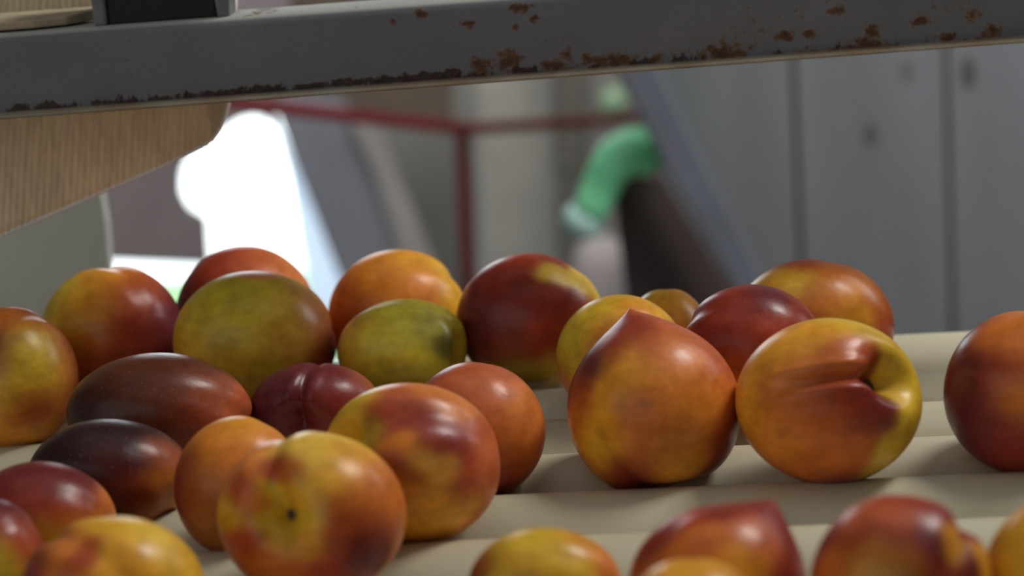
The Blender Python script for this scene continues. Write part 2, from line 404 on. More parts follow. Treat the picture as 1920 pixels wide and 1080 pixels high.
# white translucent sheet beside the doorway
def translucent(name, colr):
    m, t, b = nt(name, .5, colr)
    tr = t.nodes.new('ShaderNodeBsdfTranslucent'); tr.inputs[0].default_value = (*colr, 1)
    mx = t.nodes.new('ShaderNodeMixShader'); mx.inputs[0].default_value = .9
    t.links.new(b.outputs[0], mx.inputs[1]); t.links.new(tr.outputs[0], mx.inputs[2])
    t.links.new(mx.outputs[0], t.nodes['Material Output'].inputs['Surface']); return m
tag(px_slab('plastic_curtain', [(500, 200), (530, 260), (575, 360), (625, 470), (690, 640), (600, 640), (562, 470), (540, 330)], 4.3, .004, translucent('bluish_white_film', (.86, .91, 1.0))),
    'bluish white translucent plastic sheet glowing between doorway and grey chute', 'plastic sheet')
# pinkish brown panel left of doorway
tag(px_slab('partition_panel', [(-60, -120), (560, -120), (512, 240), (490, 222), (470, 220), (445, 228), (350, 300), (338, 330), (338, 365), (352, 392), (386, 412), (392, 500), (-60, 480)], 3.3, .03, M_pinkbrown, bev=.002),
    'pinkish brown partition panel left of the bright doorway', 'panel')

# near grey machine guard at the left
gd = px_slab('side_guard', [(-60, 150), (185, 150), (192, 355), (203, 420), (209, 500), (214, 700), (-60, 700)], 1.32, .008, plain('pale_grey_sheet_metal', (.62, .63, .56), .5, .06, 5), bev=.002)
tag(gd, 'pale grey upright guard plate behind the leftmost nectarines, below the ribbed sheet', 'guard plate')

# ------------------------------------------------------------------ rollers
A1 = at_z(930, 937, 0); A2 = at_z(1920, 893, 0)
rdir = (A2-A1)/np.linalg.norm(A2-A1)
RR = .026
def roller_mesh():
    bm = bmesh.new(); seg = 96; L = .62
    prof = [(-L, .0), (-L, .022), (-L+.003, .0255), (-L+.006, RR), (-.3, RR), (0, RR), (.3, RR), (L-.006, RR), (L-.003, .0255), (L, .022), (L, 0)]
    rings = []
    for x, r in prof:
        if r == 0: rings.append([bm.verts.new((x, 0, 0))]); continue
        rings.append([bm.verts.new((x, r*math.cos(2*math.pi*k/seg), r*math.sin(2*math.pi*k/seg))) for k in range(seg)])
    for a, b_ in zip(rings, rings[1:]):
        for k in range(seg):
            k2 = (k+1) % seg
            if len(a) == 1: bm.faces.new((a[0], b_[k2], b_[k]))
            elif len(b_) == 1: bm.faces.new((a[k], a[k2], b_[0]))
            else: bm.faces.new((a[k], a[k2], b_[k2], b_[k]))
    bmesh.ops.recalc_face_normals(bm, faces=bm.faces)
    me = bpy.data.meshes.new('roller'); bm.to_mesh(me); bm.free(); return me
shaft = None
rnames = {0: 'cream conveyor roller nearest the camera, mostly below the picture',
          1: 'cream roller in front of the bottom row of nectarines',
          2: 'cream roller under the bottom-right dark red nectarines',
          3: 'cream roller hiding the bottoms of the pointed and cleft nectarines in front',
          4: 'cream roller just behind the pointed nectarine',
          5: 'third cream roller from the far end, seen between nectarines on the right',
          6: 'second cream roller from the far end, right of the cleft nectarine',
          7: 'farthest cream roller, ending against the grey board wall'}
proto = None
yaw = math.atan2(rdir[1], rdir[0])
rb = roller_mesh()
ROLL_Y = [.610, .664, .718, .772, .826, .880, .934, .988, 1.060]
for i, y in enumerate(ROLL_Y):
    if i == 0:
        root = link('conveyor_roller', rb, ROLLER, None, True)
        sh = tube('shaft', [(-.6325, 0, 0), (.6325, 0, 0)], [.006, .006], STEEL, root, 16); sh.matrix_parent_inverse = Matrix.Identity(4)
        proto = (root, sh)
    else:
        root = proto[0].copy(); COL.objects.link(root)
        s2 = proto[1].copy(); COL.objects.link(s2); s2.parent = root
    root.location = (0.0085, y-.0075, -RR+.0008); root.rotation_euler = (0, 0, yaw)
    tag(root, None, 'roller', 'cream conveyor rollers')
ROOTS = [o for o in COL.objects if o.name.startswith('conveyor_roller')]
rl = ['cream conveyor roller nearest the camera, below the bottom row of nectarines',
      'second nearest cream roller, under the cut-off nectarines at the bottom',
      'third nearest cream roller, under the bottom row of nectarines',
      'fourth nearest cream roller, its pale top running just above the bottom row',
      'cream roller in front of the pointed nectarine, hiding its base',
      'cream roller directly behind the pointed nectarine',
      'third cream roller from the far end, visible right of the cleft nectarine',
      'second farthest cream roller, in front of the last one',
      'farthest cream roller, its top edge against the grey board wall']
for o, l in zip(ROOTS, rl): o['label'] = l
# side frames carrying the shafts (outside the picture to the left and right)
M_frame = plain('painted_side_frame', (.3, .31, .33), .5)
for sx, lab in ((-1, 'long grey side rail carrying the left roller ends'), (1, 'long grey side rail carrying the right roller ends')):
    xx = .0085+sx*.645
    o = box('conveyor_side_rail', (xx-.012, .50, -.09), (xx+.012, 1.16, .02), M_frame, bev=.002)
    tag(o, lab, 'side rail', 'conveyor side rails')
    o2 = box('conveyor_leg', (xx-.02, .80, ZF), (xx+.02, .84, -.09), M_frame, bev=.002)
    o2.name = 'leg'; o2.parent = o

# ------------------------------------------------------------------ nectarines
Y_ = (.80, .43, .032); O_ = (.76, .25, .028); R_ = (.42, .055, .022); D_ = (.15, .020, .020); G_ = (.60, .44, .035)
P_ = (.12, .024, .038); B_ = (.115, .030, .014); K_ = (.70, .20, .07); L_ = (.90, .62, .11); A_ = (.032, .012, .013)
PAL = dict(Y=Y_, O=O_, R=R_, D=D_, G=G_, P=P_, B=B_, K=K_, L=L_, A=A_)
def lumps(d, seed, k=5):
    rs = np.random.RandomState(seed); s = np.zeros(len(d))
    for _ in range(k):
        v = rs.normal(size=3)*2.2; s += np.sin(d@v+rs.uniform(0, 6.28))
    return s/k
def nectarine(name_id, cx, cy, rx, ry, dist, axis, sut, spots, label, cav=.34, cw=.30, groove=.05, gw=.16, tip=.0, tipw=.4, lump=.02, scar=False, seed=1, sharp=1.0, oblate=1.0, col_noise=.12, gstart=-.9, gend=.5, cp=2.0):
    """axis: direction of the stem hollow, sut: side of the suture, both (right, up, toward viewer)."""
    NU, NV = 176, 112
    th = np.linspace(0, np.pi, NV+1)
    th = th - .28*np.sin(2*th)*.5*(1)                 # denser at the hollow and the tip
    ph = np.linspace(0, 2*np.pi, NU, endpoint=False)
    T, PH = np.meshgrid(th[1:-1], ph, indexing='ij')
    T = np.concatenate([[0.], T.ravel(), [np.pi]]); PH = np.concatenate([[0.], PH.ravel(), [0.]])
    ux, uy, uz = np.sin(T)*np.cos(PH), np.sin(T)*np.sin(PH), np.cos(T)
    u = np.stack([ux, uy, uz], 1)
    rr = 1 + lump*lumps(u, seed)
    s = np.abs(uy); side = 1/(1+np.exp(-ux/.10))
    g = groove*np.exp(-(s/gw)**2)*side*(.25+.75*np.clip((uz-gstart)/(gend-gstart), 0, 1)) if gstart < 0 else groove*np.exp(-(s/gw)**2)*side*np.clip((uz-gstart)/(gend-gstart), 0, 1)
    shoulder = groove*.35*np.exp(-((s-gw*2.1)/(gw*1.1))**2)*side
    rr = rr - g + shoulder*np.clip((uz+.6)/1.4, 0, 1)
    pt = u*rr[:, None]
    pt[:, 2] *= oblate
    rho = np.sqrt((ux*.8)**2+uy**2) if groove > .03 else np.sqrt(ux**2+uy**2)
    top = np.clip(uz*3, 0, 1)
    pt[:, 2] -= cav*np.exp(-(rho/cw)**cp)*top
    bot = np.clip(-uz*3, 0, 1)
    rb_ = np.sqrt(ux**2+uy**2)
    pt[:, 2] -= tip*np.exp(-(rb_/tipw))*bot
    pt[:, :2] *= (1 - tip*.25*np.exp(-((rb_-.45)/.3)**2)*bot)[:, None]
    A = np.array(axis, float); A /= np.linalg.norm(A)
    S = np.array(sut, float); S = S-A*(S@A); S /= np.linalg.norm(S); Tn = np.cross(A, S)
    Q = pt[:, 0:1]*S + pt[:, 1:2]*Tn + pt[:, 2:3]*A          # viewer frame
    lo = Q.min(0); hi = Q.max(0); c = (lo+hi)/2; h = (hi-lo)/2
    Q = (Q-c)/h                                             # unit box
    sc = np.array([rx, ry, (rx+ry)/2])*dist/F
    # blush: soft patches on the skin
    dn = Q/np.maximum(np.linalg.norm(Q, axis=1, keepdims=True), 1e-6)
    wob = np.stack([lumps(dn*2.2, seed*7+j, 7) for j in (1, 2, 3)], 1)*col_noise
    dn2 = dn+wob
    num = np.zeros((len(Q), 3)); den = np.zeros(len(Q))+1e-9
    cols = []
    for sp in spots:
        px, py, cc = sp[:3]; sg = (sp[3] if len(sp) > 3 else .30)*sharp
        x = (px-cx)/rx; y = -(py-cy)/ry; q = x*x+y*y
        if q > .97: k = math.sqrt(.97/q); x *= k; y *= k; q = .97
        v = np.array([x, y, math.sqrt(1-q)])
        if isinstance(cc, str):
            colr = np.mean([PAL[k] for k in cc], 0)
        else: colr = np.array(cc)
        d2 = ((dn2-v)**2).sum(1)
        w = np.exp(-d2/(2*sg*sg))/(sg*sg)*.1
        num += w[:, None]*colr; den += w; cols.append(colr)
    base = np.mean(cols, 0)
    w0 = 2e-3; num += w0*base; den += w0
    colr = num/den[:, None]
    loc = CP+ray(cx, cy)*dist
    ad = ray(cx, cy)/np.linalg.norm(ray(cx, cy))
    # build in axes square to the line of sight, keep the roll of the view
    Bk = -ad; Rx = RT-ad*(RT@ad); Rx /= np.linalg.norm(Rx); Ux = np.cross(Bk, Rx)
    V = (Q[:, 0:1]*sc[0])*Rx + (Q[:, 1:2]*sc[1])*Ux + (Q[:, 2:3]*sc[2])*Bk
    n = len(V); nr = NV-1
    f = []
    idx = lambda i, k: 1+i*NU+(k % NU)
    for k in range(NU): f.append((0, idx(0, k), idx(0, k+1))); f.append((n-1, idx(nr-1, k+1), idx(nr-1, k)))
    for i in range(nr-1):
        for k in range(NU): f.append((idx(i, k), idx(i+1, k), idx(i+1, k+1), idx(i, k+1)))
    me = bpy.data.meshes.new('nectarine'); me.from_pydata(V.tolist(), [], f); me.update()
    at = me.color_attributes.new('blush', 'FLOAT_COLOR', 'POINT')
    at.data.foreach_set('color', np.concatenate([np.clip(colr, 0, 1), np.ones((n, 1))], 1).ravel())
    o = link('nectarine', me, SKIN, None, True)
    o.location = Vector(loc)
    tag(o, label, 'nectarine', 'nectarines on the conveyor')
    if scar:
        # small dry stem scar sitting at the bottom of the hollow
        p0 = V[0]; a0 = V[0]-V[1:NU+1].mean(0)
        ax = A[0]*sc[0]*Rx+A[1]*sc[1]*Ux+A[2]*sc[2]*Bk; ax /= np.linalg.norm(ax)
        bm = bmesh.new(); bmesh.ops.create_icosphere(bm, subdivisions=3, radius=1)
        for v in bm.verts:
            q = np.array(v.co); q *= (1+.25*lumps(q[None]*2, seed+5)[0])
            v.co = Vector(q*np.array([.0034, .0034, .0016])*(1.25 if scar is True else scar))
        m3 = Vector(ax).to_track_quat('Z', 'Y').to_matrix().to_4x4(); bmesh.ops.transform(bm, matrix=m3, verts=bm.verts)
        bmesh.ops.translate(bm, vec=Vector(p0+ax*.0006), verts=bm.verts)
        m2 = bpy.data.meshes.new('stem_scar'); bm.to_mesh(m2); bm.free()
        s = link('stem_scar', m2, SCAR, None, True); s.parent = o; s['label'] = 'dark dry stem scar'
    return o

N = nectarine
N(1, 25, 710, 120, 135, .9976, (-.75, .15, .65), (.3, 1, .3), [(60, 650, 'G', .28), (70, 690, 'GY', .25), (15, 600, 'RO'), (0, 660, 'D', .25), (105, 610, 'K'), (125, 690, 'OK'), (60, 770, 'R', .2), (20, 780, 'O'), (60, 820, 'YO', .25), (110, 780, 'RO'), (-60, 720, 'R'), (5, 735, 'Y', .2)],
  'yellow-green and orange nectarine cut by the left edge, above the dark ones', cav=.3, cw=.3, groove=.06, seed=11)
N(2, 212, 632, 133, 133, 1.0585, (-.5, .3, -.8), (0, 1, .2), [(100, 570, 'G', .28), (110, 640, 'GY'), (155, 530, 'Y'), (165, 590, 'YO', .22), (200, 520, 'O'), (260, 540, 'R'), (220, 600, 'R', .3), (320, 600, 'P', .3), (280, 650, 'D'), (230, 680, 'R'), (150, 690, 'RO'), (180, 720, 'R')],
  'nectarine half yellow-green, half deep red, rearmost on the left before the guard plate', seed=12)
N(3, 460, 592, 130, 132, 1.0964, (0, -.3, -.9), (1, 0, 0), [(350, 540, 'D'), (380, 500, 'R'), (440, 475, 'R'), (480, 490, 'RK'), (530, 500, 'OK'), (570, 540, 'KO'), (500, 550, 'RK'), (570, 600, 'O')],
  'red and orange nectarine behind the large yellow-green one, against the bright doorway', seed=13)
N(4, 478, 640, 152, 132, 1.0265, (.1, .72, -.6), (1, 0, .2), [(440, 580, 'G', .4), (400, 620, 'G', .35), (480, 640, 'G', .35), (370, 680, 'GO'), (500, 560, 'G', .3), (440, 720, 'GO'), (520, 700, 'YG'), (570, 570, 'GK', .25), (600, 600, 'K', .22), (620, 650, 'P', .25), (590, 690, 'R', .22), (540, 640, 'GK', .2), (478, 512, 'K', .12)],
  'large yellow-green nectarine with a reddish right cheek, in front of the orange-red one', tip=.04, seed=14)
N(5, 745, 595, 130, 127, 1.0817, (.9, .1, -.4), (.2, .8, .6), [(700, 500, 'O', .3), (760, 485, 'OY', .3), (840, 520, 'Y', .22), (850, 560, 'Y', .2), (650, 560, 'RO'), (650, 600, 'R'), (720, 560, 'O', .2), (790, 540, 'OK', .22), (700, 620, 'R')],
  'bright orange nectarine behind the small green-yellow one', seed=15, groove=.04)
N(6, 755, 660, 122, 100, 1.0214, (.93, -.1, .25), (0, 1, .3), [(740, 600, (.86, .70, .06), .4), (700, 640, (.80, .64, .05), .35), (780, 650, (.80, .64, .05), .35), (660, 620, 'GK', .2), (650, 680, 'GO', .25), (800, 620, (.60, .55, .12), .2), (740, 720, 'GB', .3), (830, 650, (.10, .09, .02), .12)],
  'small green-yellow nectarine with a dark stem hollow on its right', cav=.42, cw=.34, scar=True, seed=16)
N(7, 995, 602, 140, 127, 1.0449, (-.2, -.3, -.9), (.6, .8, 0), [(930, 530, 'DR', .3), (900, 600, 'DP', .3), (990, 490, 'R', .2), (1040, 487, 'RD', .12), (1040, 508, (.85, .55, .07), .13), (1085, 515, (.85, .55, .07), .13), (1115, 545, (.85, .55, .07), .12), (1000, 560, 'DR', .28), (1060, 570, 'DR', .15), (960, 650, 'BR', .25), (1040, 630, 'R', .25), (1095, 600, 'RK', .18), (1060, 690, 'GY', .22), (980, 700, 'GB', .2), (1100, 650, 'YG', .18)],
  'dark red nectarine with a bright yellow streak on top, tallest of the rear middle', seed=17, sharp=.9)
N(8, 1165, 670, 122, 118, .9715, (.3, -.2, -.9), (1, .3, 0), [(1100, 600, 'GY', .3), (1140, 565, 'YG', .25), (1230, 575, 'Y', .25), (1190, 575, 'O', .2), (1070, 650, 'G', .3), (1060, 720, 'OR', .25), (1140, 640, 'OR', .25)],
  'yellow nectarine peeping out behind the pointed orange one', seed=18)
N(9, 1250, 652, 88, 110, 1.0208, (.3, -.4, -.8), (0, 1, 0), [(1220, 560, 'Y'), (1280, 560, 'YO'), (1250, 620, 'O')],
  'orange-yellow nectarine of which only the top shows, left of the glossy dark red one', seed=19)
N(10, 1226, 752, 163, 175, .8796, (.22, -.93, .1), (-.75, .2, .62), [(1190, 600, 'RD', .16), (1140, 640, 'RD', .14), (1100, 680, 'DP', .14), (1080, 730, 'DR', .13), (1160, 690, 'OY', .22), (1130, 740, 'OY', .2), (1250, 610, 'RK', .25), (1290, 650, 'KO', .2), (1340, 660, 'KR', .2), (1240, 700, 'OK', .3), (1320, 740, 'O', .3), (1200, 790, 'RO', .22), (1120, 800, 'Y', .2), (1110, 860, 'YO', .2), (1250, 840, 'OB', .25), (1200, 890, 'DR', .16), (1180, 905, 'DR', .16), (1275, 880, 'YO', .16), (1360, 820, 'DR', .18), (1330, 880, 'DR', .16), (1090, 770, 'OR', .14)],
  'large pointed orange nectarine with its tip up and a dark left edge', cav=.25, tip=.22, tipw=.30, groove=.045, seed=20)
N(11, 1410, 662, 138, 129, .946, (-.5, -.3, -.8), (-.8, .55, .2), [(1310, 590, 'RD', .25), (1380, 550, 'DR', .2), (1440, 550, 'DP', .2), (1500, 570, 'DR', .2), (1400, 600, 'RD', .25), (1450, 630, 'R', .25), (1390, 660, 'R', .25), (1380, 700, 'RO', .2), (1340, 640, 'RD', .2), (1520, 620, 'DR', .2)],
  'glossy dark red nectarine between the pointed one and the cleft one', groove=.06, seed=21)
N(12, 1525, 615, 150, 130, 1.0023, (.2, -.5, -.8), (.2, .8, 0), [(1410, 530, 'Y', .2), (1450, 520, 'Y', .18), (1490, 532, (.8, .46, .06), .16), (1490, 497, 'R', .16), (1430, 505, 'RO', .1), (1560, 500, 'OR', .2), (1540, 560, 'KO', .2), (1610, 530, 'O', .2), (1650, 570, 'OR', .2), (1590, 590, 'YO', .22), (1660, 610, 'R', .15), (1420, 560, 'KR', .16)],
  'orange and yellow nectarine behind the glossy dark red one, rearmost on the right', seed=22)
N(13, 1553, 752, 174, 156, .8558, (.74, .30, .60), (-.70, .02, .5), [(1420, 680, 'YO', .2), (1470, 640, 'YO', .22), (1400, 760, 'YO', .15), (1540, 625, 'OY', .2), (1590, 605, 'GY', .16), (1640, 615, 'GY', .14), (1700, 640, 'GY', .16), (1480, 700, 'OK', .2), (1600, 660, 'RK', .12), (1640, 680, 'DR', .12), (1560, 675, 'OR', .14), (1550, 725, 'DR', .22), (1600, 740, 'DR', .22), (1660, 760, 'D', .16), (1620, 790, 'DR', .2), (1490, 750, 'RO', .2), (1540, 810, 'RO', .2), (1460, 830, 'O', .2), (1520, 880, 'OR', .16), (1590, 895, 'DR', .16), (1590, 850, 'OR', .15), (1670, 840, 'GY', .12), (1705, 790, 'GY', .12), (1640, 880, 'GY', .12), (1718, 720, 'YG', .12)],
  'nectarine with a deep dark stem cleft on its right, red patch in front', cav=.46, cw=.26, groove=.10, gw=.075, gstart=.05, gend=.7, scar=1.5, seed=23, col_noise=.06)
N(14, 1930, 738, 158, 156, .8602, (.6, -.3, -.7), (-.5, .5, .6), [(1900, 620, 'OR', .2), (1860, 640, 'RO', .2), (1830, 690, 'DP', .2), (1800, 650, 'D', .2), (1790, 740, 'DP', .2), (1840, 780, 'DP', .3), (1890, 700, 'R', .2), (1915, 740, 'O', .16), (1890, 800, 'DR', .2), (1910, 860, 'RD', .2), (1960, 640, 'O')],
  'orange-red nectarine with a purple left side, cut by the right edge', seed=24, lump=.03)
N(15, 300, 775, 172, 114, .944, (.5, -.4, -.7), (.8, 0, .5), [(180, 730, 'AB', .3), (250, 700, 'B', .3), (320, 690, 'B', .3), (300, 760, 'B', .3), (400, 740, 'PK', .2), (450, 770, 'RK', .16), (380, 790, 'BR', .25), (160, 780, 'A', .25), (250, 800, 'B')],
  'broad dark brown-red nectarine in the second row at left', seed=25, cav=.2)
N(16, 592, 768, 124, 88, .9635, (-.25, -.3, .85), (.0, 1, .15), [(500, 740, 'P'), (540, 720, 'PD'), (600, 700, 'DP'), (650, 720, 'PR'), (690, 720, 'PK', .2), (580, 780, 'D'), (620, 770, 'DR')],
  'dark purple nectarine with a folded seam on top, in the middle of the heap', groove=.10, gw=.08, cav=.34, cw=.3, seed=26)
N(17, 893, 808, 130, 129, .8854, (-.5, .6, -.6), (.2, .9, .1), [(820, 700, 'RP', .16), (850, 710, 'RK', .2), (920, 700, 'KR', .2), (930, 750, 'K', .25), (990, 780, 'KO', .25), (970, 830, 'OR', .25), (950, 900, 'RD', .2), (1000, 870, 'OR', .2), (880, 760, 'KR', .2)],
  'salmon orange nectarine half hidden behind the red-and-yellow one', groove=.015, seed=27)
N(18, 768, 870, 170, 152, .8291, (-.82, .25, .42), (.45, .55, .65), [(630, 790, 'GY', .16), (680, 745, 'GY', .16), (665, 810, 'G', .13), (690, 800, 'GB', .1), (740, 740, 'RK', .18), (720, 780, 'R', .15), (800, 730, 'OK', .12), (850, 760, 'KO', .12), (770, 780, 'RD', .16), (820, 810, 'RP', .16), (860, 830, 'RP', .15), (900, 830, 'RK', .15), (800, 840, 'RD', .1), (760, 835, 'O', .1), (790, 860, (.78, .45, .08), .09), (830, 885, (.74, .36, .07), .1), (760, 880, 'RB', .12), (870, 900, 'R', .14), (910, 880, 'RK', .15), (800, 940, 'YO', .2), (860, 960, 'YO', .18), (770, 980, 'YO', .18), (900, 960, 'OR', .15), (740, 920, 'YR', .15)],
  'large nectarine with red and yellow swirls, right of the front heap', cav=.36, cw=.33, groove=.06, gw=.2, seed=28, col_noise=.07)
N(19, 205, 893, 152, 108, .8714, (-.2, -.5, -.8), (.6, 0, .8), [(100, 840, 'A', .3), (180, 820, 'A', .3), (260, 830, 'A', .25), (120, 900, 'A', .3), (220, 870, 'AD', .25), (300, 850, 'DK', .16), (310, 900, 'BO', .18), (260, 930, 'BR', .2), (290, 960, 'BO', .2), (220, 940, 'B', .2)],
  'very dark maroon nectarine second from the bottom at left', seed=29)
N(20, 447, 912, 120, 132, .8316, (.5, .6, -.5), (-.4, 0, .9), [(460, 800, 'OY', .3), (400, 830, 'O', .25), (360, 880, 'RB', .2), (400, 870, 'O', .2), (430, 860, 'OR', .2), (380, 940, 'OB', .25), (345, 930, 'BR', .15), (400, 980, 'OB', .25), (500, 830, 'KO', .2), (430, 930, 'RO', .16)],
  'plain orange nectarine tucked left of the large front one', groove=.015, seed=30)
N(21, 585, 965, 177, 156, .7731, (-.40, .0, .88), (-.35, .9, .15), [(560, 825, 'YL', .22), (610, 835, 'YL', .22), (515, 870, 'R', .10), (545, 880, 'RO', .10), (470, 850, 'OK', .16), (445, 895, 'KO', .14), (448, 925, 'R', .12), (470, 945, 'RO', .08), (600, 870, 'LY', .2), (650, 860, 'YO', .16), (610, 905, 'YO', .16), (680, 900, 'KO', .2), (640, 950, 'RO', .2), (720, 960, 'RO', .2), (640, 1000, 'R', .2), (560, 930, 'Y', .12), (565, 980, 'YG', .12), (490, 965, 'GY', .12), (505, 915, 'YG', .10), (430, 965, 'YG', .12), (455, 1010, 'R', .13), (520, 1050, 'OR', .16), (450, 1040, 'OR', .16), (530, 1010, 'GY', .12), (575, 1020, 'YO', .10), (680, 1030, 'DP', .14), (700, 1000, 'RD', .14), (600, 1060, 'R', .2)],
  'large orange and yellow nectarine at the front, its stem hollow facing the camera', cav=.55, cw=.30, cp=1.15, groove=.08, gw=.13, gstart=-.4, gend=.8, scar=1.25, seed=31, col_noise=.08)
N(22, 75, 985, 142, 120, .8164, (0, -.6, -.8), (.9, 0, .3), [(30, 890, 'D', .3), (100, 890, 'D', .3), (60, 940, 'DR', .3), (150, 900, 'D', .2), (160, 940, 'DR', .2), (200, 940, 'KO', .16), (120, 980, 'R', .2), (180, 980, 'RO', .2), (100, 1020, 'GY', .2), (140, 1010, 'YO', .2)],
  'dark red nectarine at lower left with an orange right rim', seed=32)
N(23, -20, 1060, 105, 125, .769, (.0, -.5, -.8), (.6, .6, .3), [(20, 960, 'P', .2), (50, 990, 'PK', .2), (30, 1000, 'R', .2), (70, 1010, 'RD', .2), (40, 1030, 'R', .15), (0, 1060, 'G', .25), (40, 1060, 'GR', .2), (0, 1000, 'RP')],
  'red nectarine turning green below, in the bottom left corner', seed=33)
N(24, 212, 1110, 172, 142, .7267, (-.6, .5, -.4), (-.45, .7, .7), [(90, 1030, 'PO', .14), (70, 1060, 'PR', .14), (120, 1020, 'OK', .12), (125, 1060, 'OR', .14), (160, 1020, 'R', .08), (150, 1050, 'R', .08), (200, 1000, 'Y', .2), (260, 1000, 'YL', .2), (220, 1040, 'YO', .2), (310, 1030, 'YL', .2), (340, 1060, 'Y', .2), (260, 1060, 'YO', .2)],
  'bright yellow nectarine with red streaks at its left, at the bottom edge', groove=.06, gw=.14, seed=34, cav=.2)
N(25, 1022, 1100, 146, 110, .7232, (.2, -.6, -.7), (.8, 0, .5), [(960, 1020, 'GY', .3), (1030, 1000, 'YG', .25), (1090, 1020, 'YO', .2), (1060, 1050, 'GY', .25), (1140, 1060, 'KO', .18), (900, 1060, 'RB', .2), (980, 1070, 'GO', .25)],
  'yellow-green nectarine at the bottom edge, left of the pointed red one', seed=35)
N(26, 1345, 1090, 167, 155, .7045, (-.5, -.86, .1), (-.7, .5, .5), [(1230, 1010, 'RD', .15), (1290, 970, 'R', .15), (1350, 950, 'RD', .15), (1410, 940, 'RD', .12), (1450, 960, 'PR', .14), (1300, 1010, 'OR', .18), (1250, 1050, 'RO', .15), (1350, 1010, 'OR', .18), (1420, 1000, 'KR', .14), (1420, 1040, 'RO', .15), (1470, 1010, 'PR', .14), (1500, 1060, 'PR', .15), (1460, 1060, 'RD', .15), (1390, 1060, 'OY', .16)],
  'red nectarine with a sharp purple tip pointing up, at the bottom edge', tip=.30, tipw=.38, cav=.15, seed=36)
N(27, 1300, 1180, 138, 132, .6568, (.3, -.3, -.9), (0, 1, 0), [(1250, 1060, 'OY'), (1300, 1055, 'YO'), (1370, 1065, 'OY')],
  'orange-yellow nectarine barely showing at the bottom edge before the pointed red one', seed=37)
N(28, 1688, 1095, 168, 167, .6754, (.45, .65, -.45), (.62, .3, .7), [(1560, 1000, 'RP', .14), (1610, 970, 'RK', .18), (1700, 940, 'R', .15), (1690, 965, 'KR', .12), (1740, 955, 'DR', .12), (1620, 1020, 'RD', .2), (1700, 1010, 'DR', .18), (1760, 980, 'RP', .12), (1750, 1020, 'DP', .12), (1785, 1005, 'OY', .08), (1795, 1030, 'OY', .08), (1820, 1000, 'DR', .12), (1840, 1050, 'OY', .1), (1815, 1050, 'D', .1), (1640, 1070, 'YO', .2), (1570, 1060, 'OR', .15), (1700, 1060, 'OB', .16), (1760, 1070, 'DR', .16)],
  'dark red and orange nectarine with a seam, bottom row at the right', groove=.07, gw=.15, seed=38, col_noise=.07)
N(29, 2005, 1080, 158, 150, .682, (.3, -.5, -.8), (0, 1, 0), [(1880, 1020, 'YG'), (1900, 980, 'YO'), (1870, 1060, 'GO'), (1910, 1060, 'Y')],
  'yellow-orange nectarine in the bottom right corner', seed=39)

# ------------------------------------------------------------------ rusty beam in front
BY = .985
p0 = at_y(-260, 241, BY); p1 = at_y(2180, 58, BY)
bx = (p1-p0); blen = np.linalg.norm(bx); bx /= blen
mid = at_y(960, 150, BY)
mid = p0+bx*((mid-p0)@bx)
bh = .0385; bd = .04
prof = [(-.0062, 0), (-.0066, .0008), (-.0060, .0016), (-.0015, .0021), (0, .0030), (0, bh-.005), (.0006, bh-.0025), (.002, bh-.0008), (.0045, bh), (bd-.003, bh), (bd, bh-.003), (bd, 0)]
bvz = np.cross(bx, [0, 1, 0]); bvz /= np.linalg.norm(bvz)
if bvz[2] < 0: bvz = -bvz
nseg = 60
V = []; n = len(prof)
for i in range(nseg+1):
    x = -blen/2+blen*i/nseg
    for (yy, zz) in prof: V.append((x, yy, zz))
Fc = [tuple(range(n)), tuple(nseg*n+k for k in range(n-1, -1, -1))]
for i in range(nseg):
    for k in range(n): Fc.append((i*n+k, i*n+(k+1) % n, (i+1)*n+(k+1) % n, (i+1)*n+k))
me = mesh_pd(V, Fc); fix_normals(me)
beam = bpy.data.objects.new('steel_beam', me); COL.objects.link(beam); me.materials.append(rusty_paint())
me.polygons.foreach_set('use_smooth', [True]*len(me.polygons))
try: me.set_sharp_from_angle(angle=math.radians(40))
except Exception: pass
BM = Matrix(((bx[0], 0, bvz[0], mid[0]), (bx[1], 1, bvz[1], mid[1]), (bx[2], 0, bvz[2], mid[2]), (0, 0, 0, 1)))
beam.matrix_world = BM
tag(beam, 'long grey-painted steel beam with rusty lower edge crossing above the nectarines', 'beam')
def bl(x, y, z): return np.array(BM @ Vector((x, y, z)))
def bpx(px):            # beam-local x for a picture column along the beam
    p = at_y(px, 60, BY); return float((p-mid)@bx)
# clamp on top of the beam: two lugs and a dark block filling the gap between them
M_lug = plain('worn_grey_lug', (.15, .155, .16), .5, .2, 60); M_gap = plain('gap_black', (.018, .016, .015), .8)
cl = empty('beam_clamp', bl(bpx(300), .012, bh))
def bbox_(name, x0, x1, y0, y1, z0, z1, mat, taper=0, bev=.0015):
    v = [bl(x, y, z) for z, tx in ((z0, 0), (z1, taper)) for x, y in ((x0-tx, y0), (x1+tx, y0), (x1+tx, y1), (x0-tx, y1))]
    me = mesh_pd(v, [(0, 3, 2, 1), (4, 5, 6, 7), (0, 1, 5, 4), (1, 2, 6, 5), (2, 3, 7, 6), (3, 0, 4, 7)]); fix_normals(me)
    o = link(name, me, mat, cl); bevel(o, bev); return o
bbox_('lug', bpx(174), bpx(200), .004, .030, bh-.0005, bh+.045, M_lug)
bbox_('lug', bpx(408), bpx(432), .004, .030, bh-.0005, bh+.045, M_lug, .003)
bbox_('gap_block', bpx(200), bpx(408), .006, .030, bh-.0005, bh+.045, M_gap)['label'] = 'black block filling the gap between the lugs'
bbox_('cross_plate', bpx(174), bpx(432), .004, .030, bh+.045, bh+.051, M_lug)
tag(cl, 'dark clamp with two grey lugs sitting on top of the rusty beam', 'clamp')

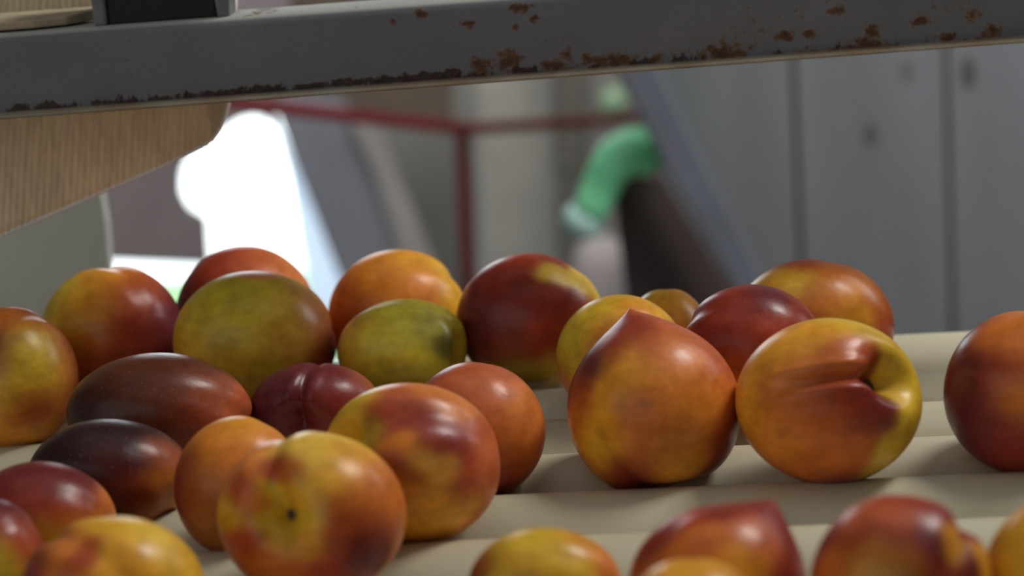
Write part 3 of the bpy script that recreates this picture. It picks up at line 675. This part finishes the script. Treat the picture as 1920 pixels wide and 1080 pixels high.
# ------------------------------------------------------------------ ribbed sheet hanging behind the beam
def ribbed_material():
    m, t, b = nt('tan_ribbed_sheet', .6, (.3, .24, .17), .3)
    n = noise(t, 1, 5, .65, vec=mapping(t, (260, 60, 60)))
    n2 = noise(t, 9, 3)
    c = mixc(t, 1.0, ramp(t, n.outputs[0], [(.3, (.60, .48, .34)), (.7, (.84, .69, .50))]).outputs[0],
             ramp(t, n2.outputs[0], [(.3, (.8, .8, .84)), (.7, (1.1, 1.08, 1))]).outputs[0], 'MULTIPLY')
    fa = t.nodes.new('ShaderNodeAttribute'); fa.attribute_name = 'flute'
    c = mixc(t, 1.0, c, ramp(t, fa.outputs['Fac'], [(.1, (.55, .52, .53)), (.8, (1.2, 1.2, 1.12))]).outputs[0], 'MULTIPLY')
    t.links.new(c, b.inputs['Base Color']); return m
M_rib = ribbed_material()
SY = 1.052
low = [(-420, 640), (-200, 535), (0, 443), (100, 401), (200, 358), (300, 316), (350, 292), (378, 278), (395, 266), (406, 252), (414, 238), (420, 220), (427, 185), (432, 130), (436, 60), (440, -60), (443, -160)]
low = np.array(low, float)
ridx = 10
rs = empty('ribbed_sheet', at_y(200, -160, SY))
NX, NZ = 860, 26
xs = np.linspace(-420, 441, NX+1)
V = []
pitchpx = 12.2
def lowy(x):
    # lower outline as function of x (left part), steep right end handled by clamping
    return float(np.interp(x, low[:, 0], low[:, 1]))
for x in xs:
    yb = lowy(x)
    for j in range(NZ+1):
        f = j/NZ; y = -160+(yb+160)*f
        # ribs fan out slightly towards the bottom
        q = x+ (y-200)*.05
        amp = .0010*(1 if x < 385 else max(0, 1-(x-385)/15))
        p = at_y(x, y, SY); p = p+np.array([0, -amp*math.cos(2*math.pi*q/pitchpx), 0])
        # gentle bow of the sheet
        p = p+np.array([0, .012*((x+420)/860)**2, 0])
        V.append(p)
Fc = []
for i in range(NX):
    for j in range(NZ):
        a = i*(NZ+1)+j; Fc.append((a, a+1, a+NZ+2, a+NZ+1))
me = mesh_pd(V, Fc)
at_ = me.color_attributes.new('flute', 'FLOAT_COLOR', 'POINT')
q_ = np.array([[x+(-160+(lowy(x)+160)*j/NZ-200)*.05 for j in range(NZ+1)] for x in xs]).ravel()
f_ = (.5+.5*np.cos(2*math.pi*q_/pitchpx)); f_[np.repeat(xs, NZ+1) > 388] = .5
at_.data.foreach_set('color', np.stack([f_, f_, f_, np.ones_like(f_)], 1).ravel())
o = link('sheet', me, M_rib, rs, True)
md = o.modifiers.new('solid', 'SOLIDIFY'); md.thickness = .0025; md.offset = 1
edge = [V[i*(NZ+1)+NZ] for i in range(0, NX+1, 6)]
tube('edge_strip', [p+np.array([0, -.0030, 0]) for p in edge], [.0009]*len(edge), plain('pale_edge', (.82, .79, .76), .35), rs, 8)['label'] = 'thin pale rounded edge strip'
tag(rs, 'tan ribbed hanging sheet with rounded corner behind the rusty beam at left', 'ribbed sheet')
# folded tan strip lying along the beam top at far left
st = [bl(bpx(-200), .006, bh+.001), bl(bpx(60), .006, bh+.001), bl(bpx(118), .012, bh+.001), bl(bpx(172), .034, bh+.001), bl(bpx(172), .038, bh+.001), bl(bpx(-200), .038, bh+.001)]
v = st+[p+np.array([0, 0, .004 if k in (0, 1, 2) else .006]) for k, p in enumerate(st)]
me = mesh_pd(v, [tuple(range(6)), tuple(range(11, 5, -1))]+[(i, (i+1) % 6, (i+1) % 6+6, i+6) for i in range(6)]); fix_normals(me)
o = link('cardboard_strip', me, plain('tan_cardboard', (.42, .34, .22), .8, .2, 60)); bevel(o, .001)
tag(o, 'tan cardboard strip lying on the beam at the top left corner', 'strip')
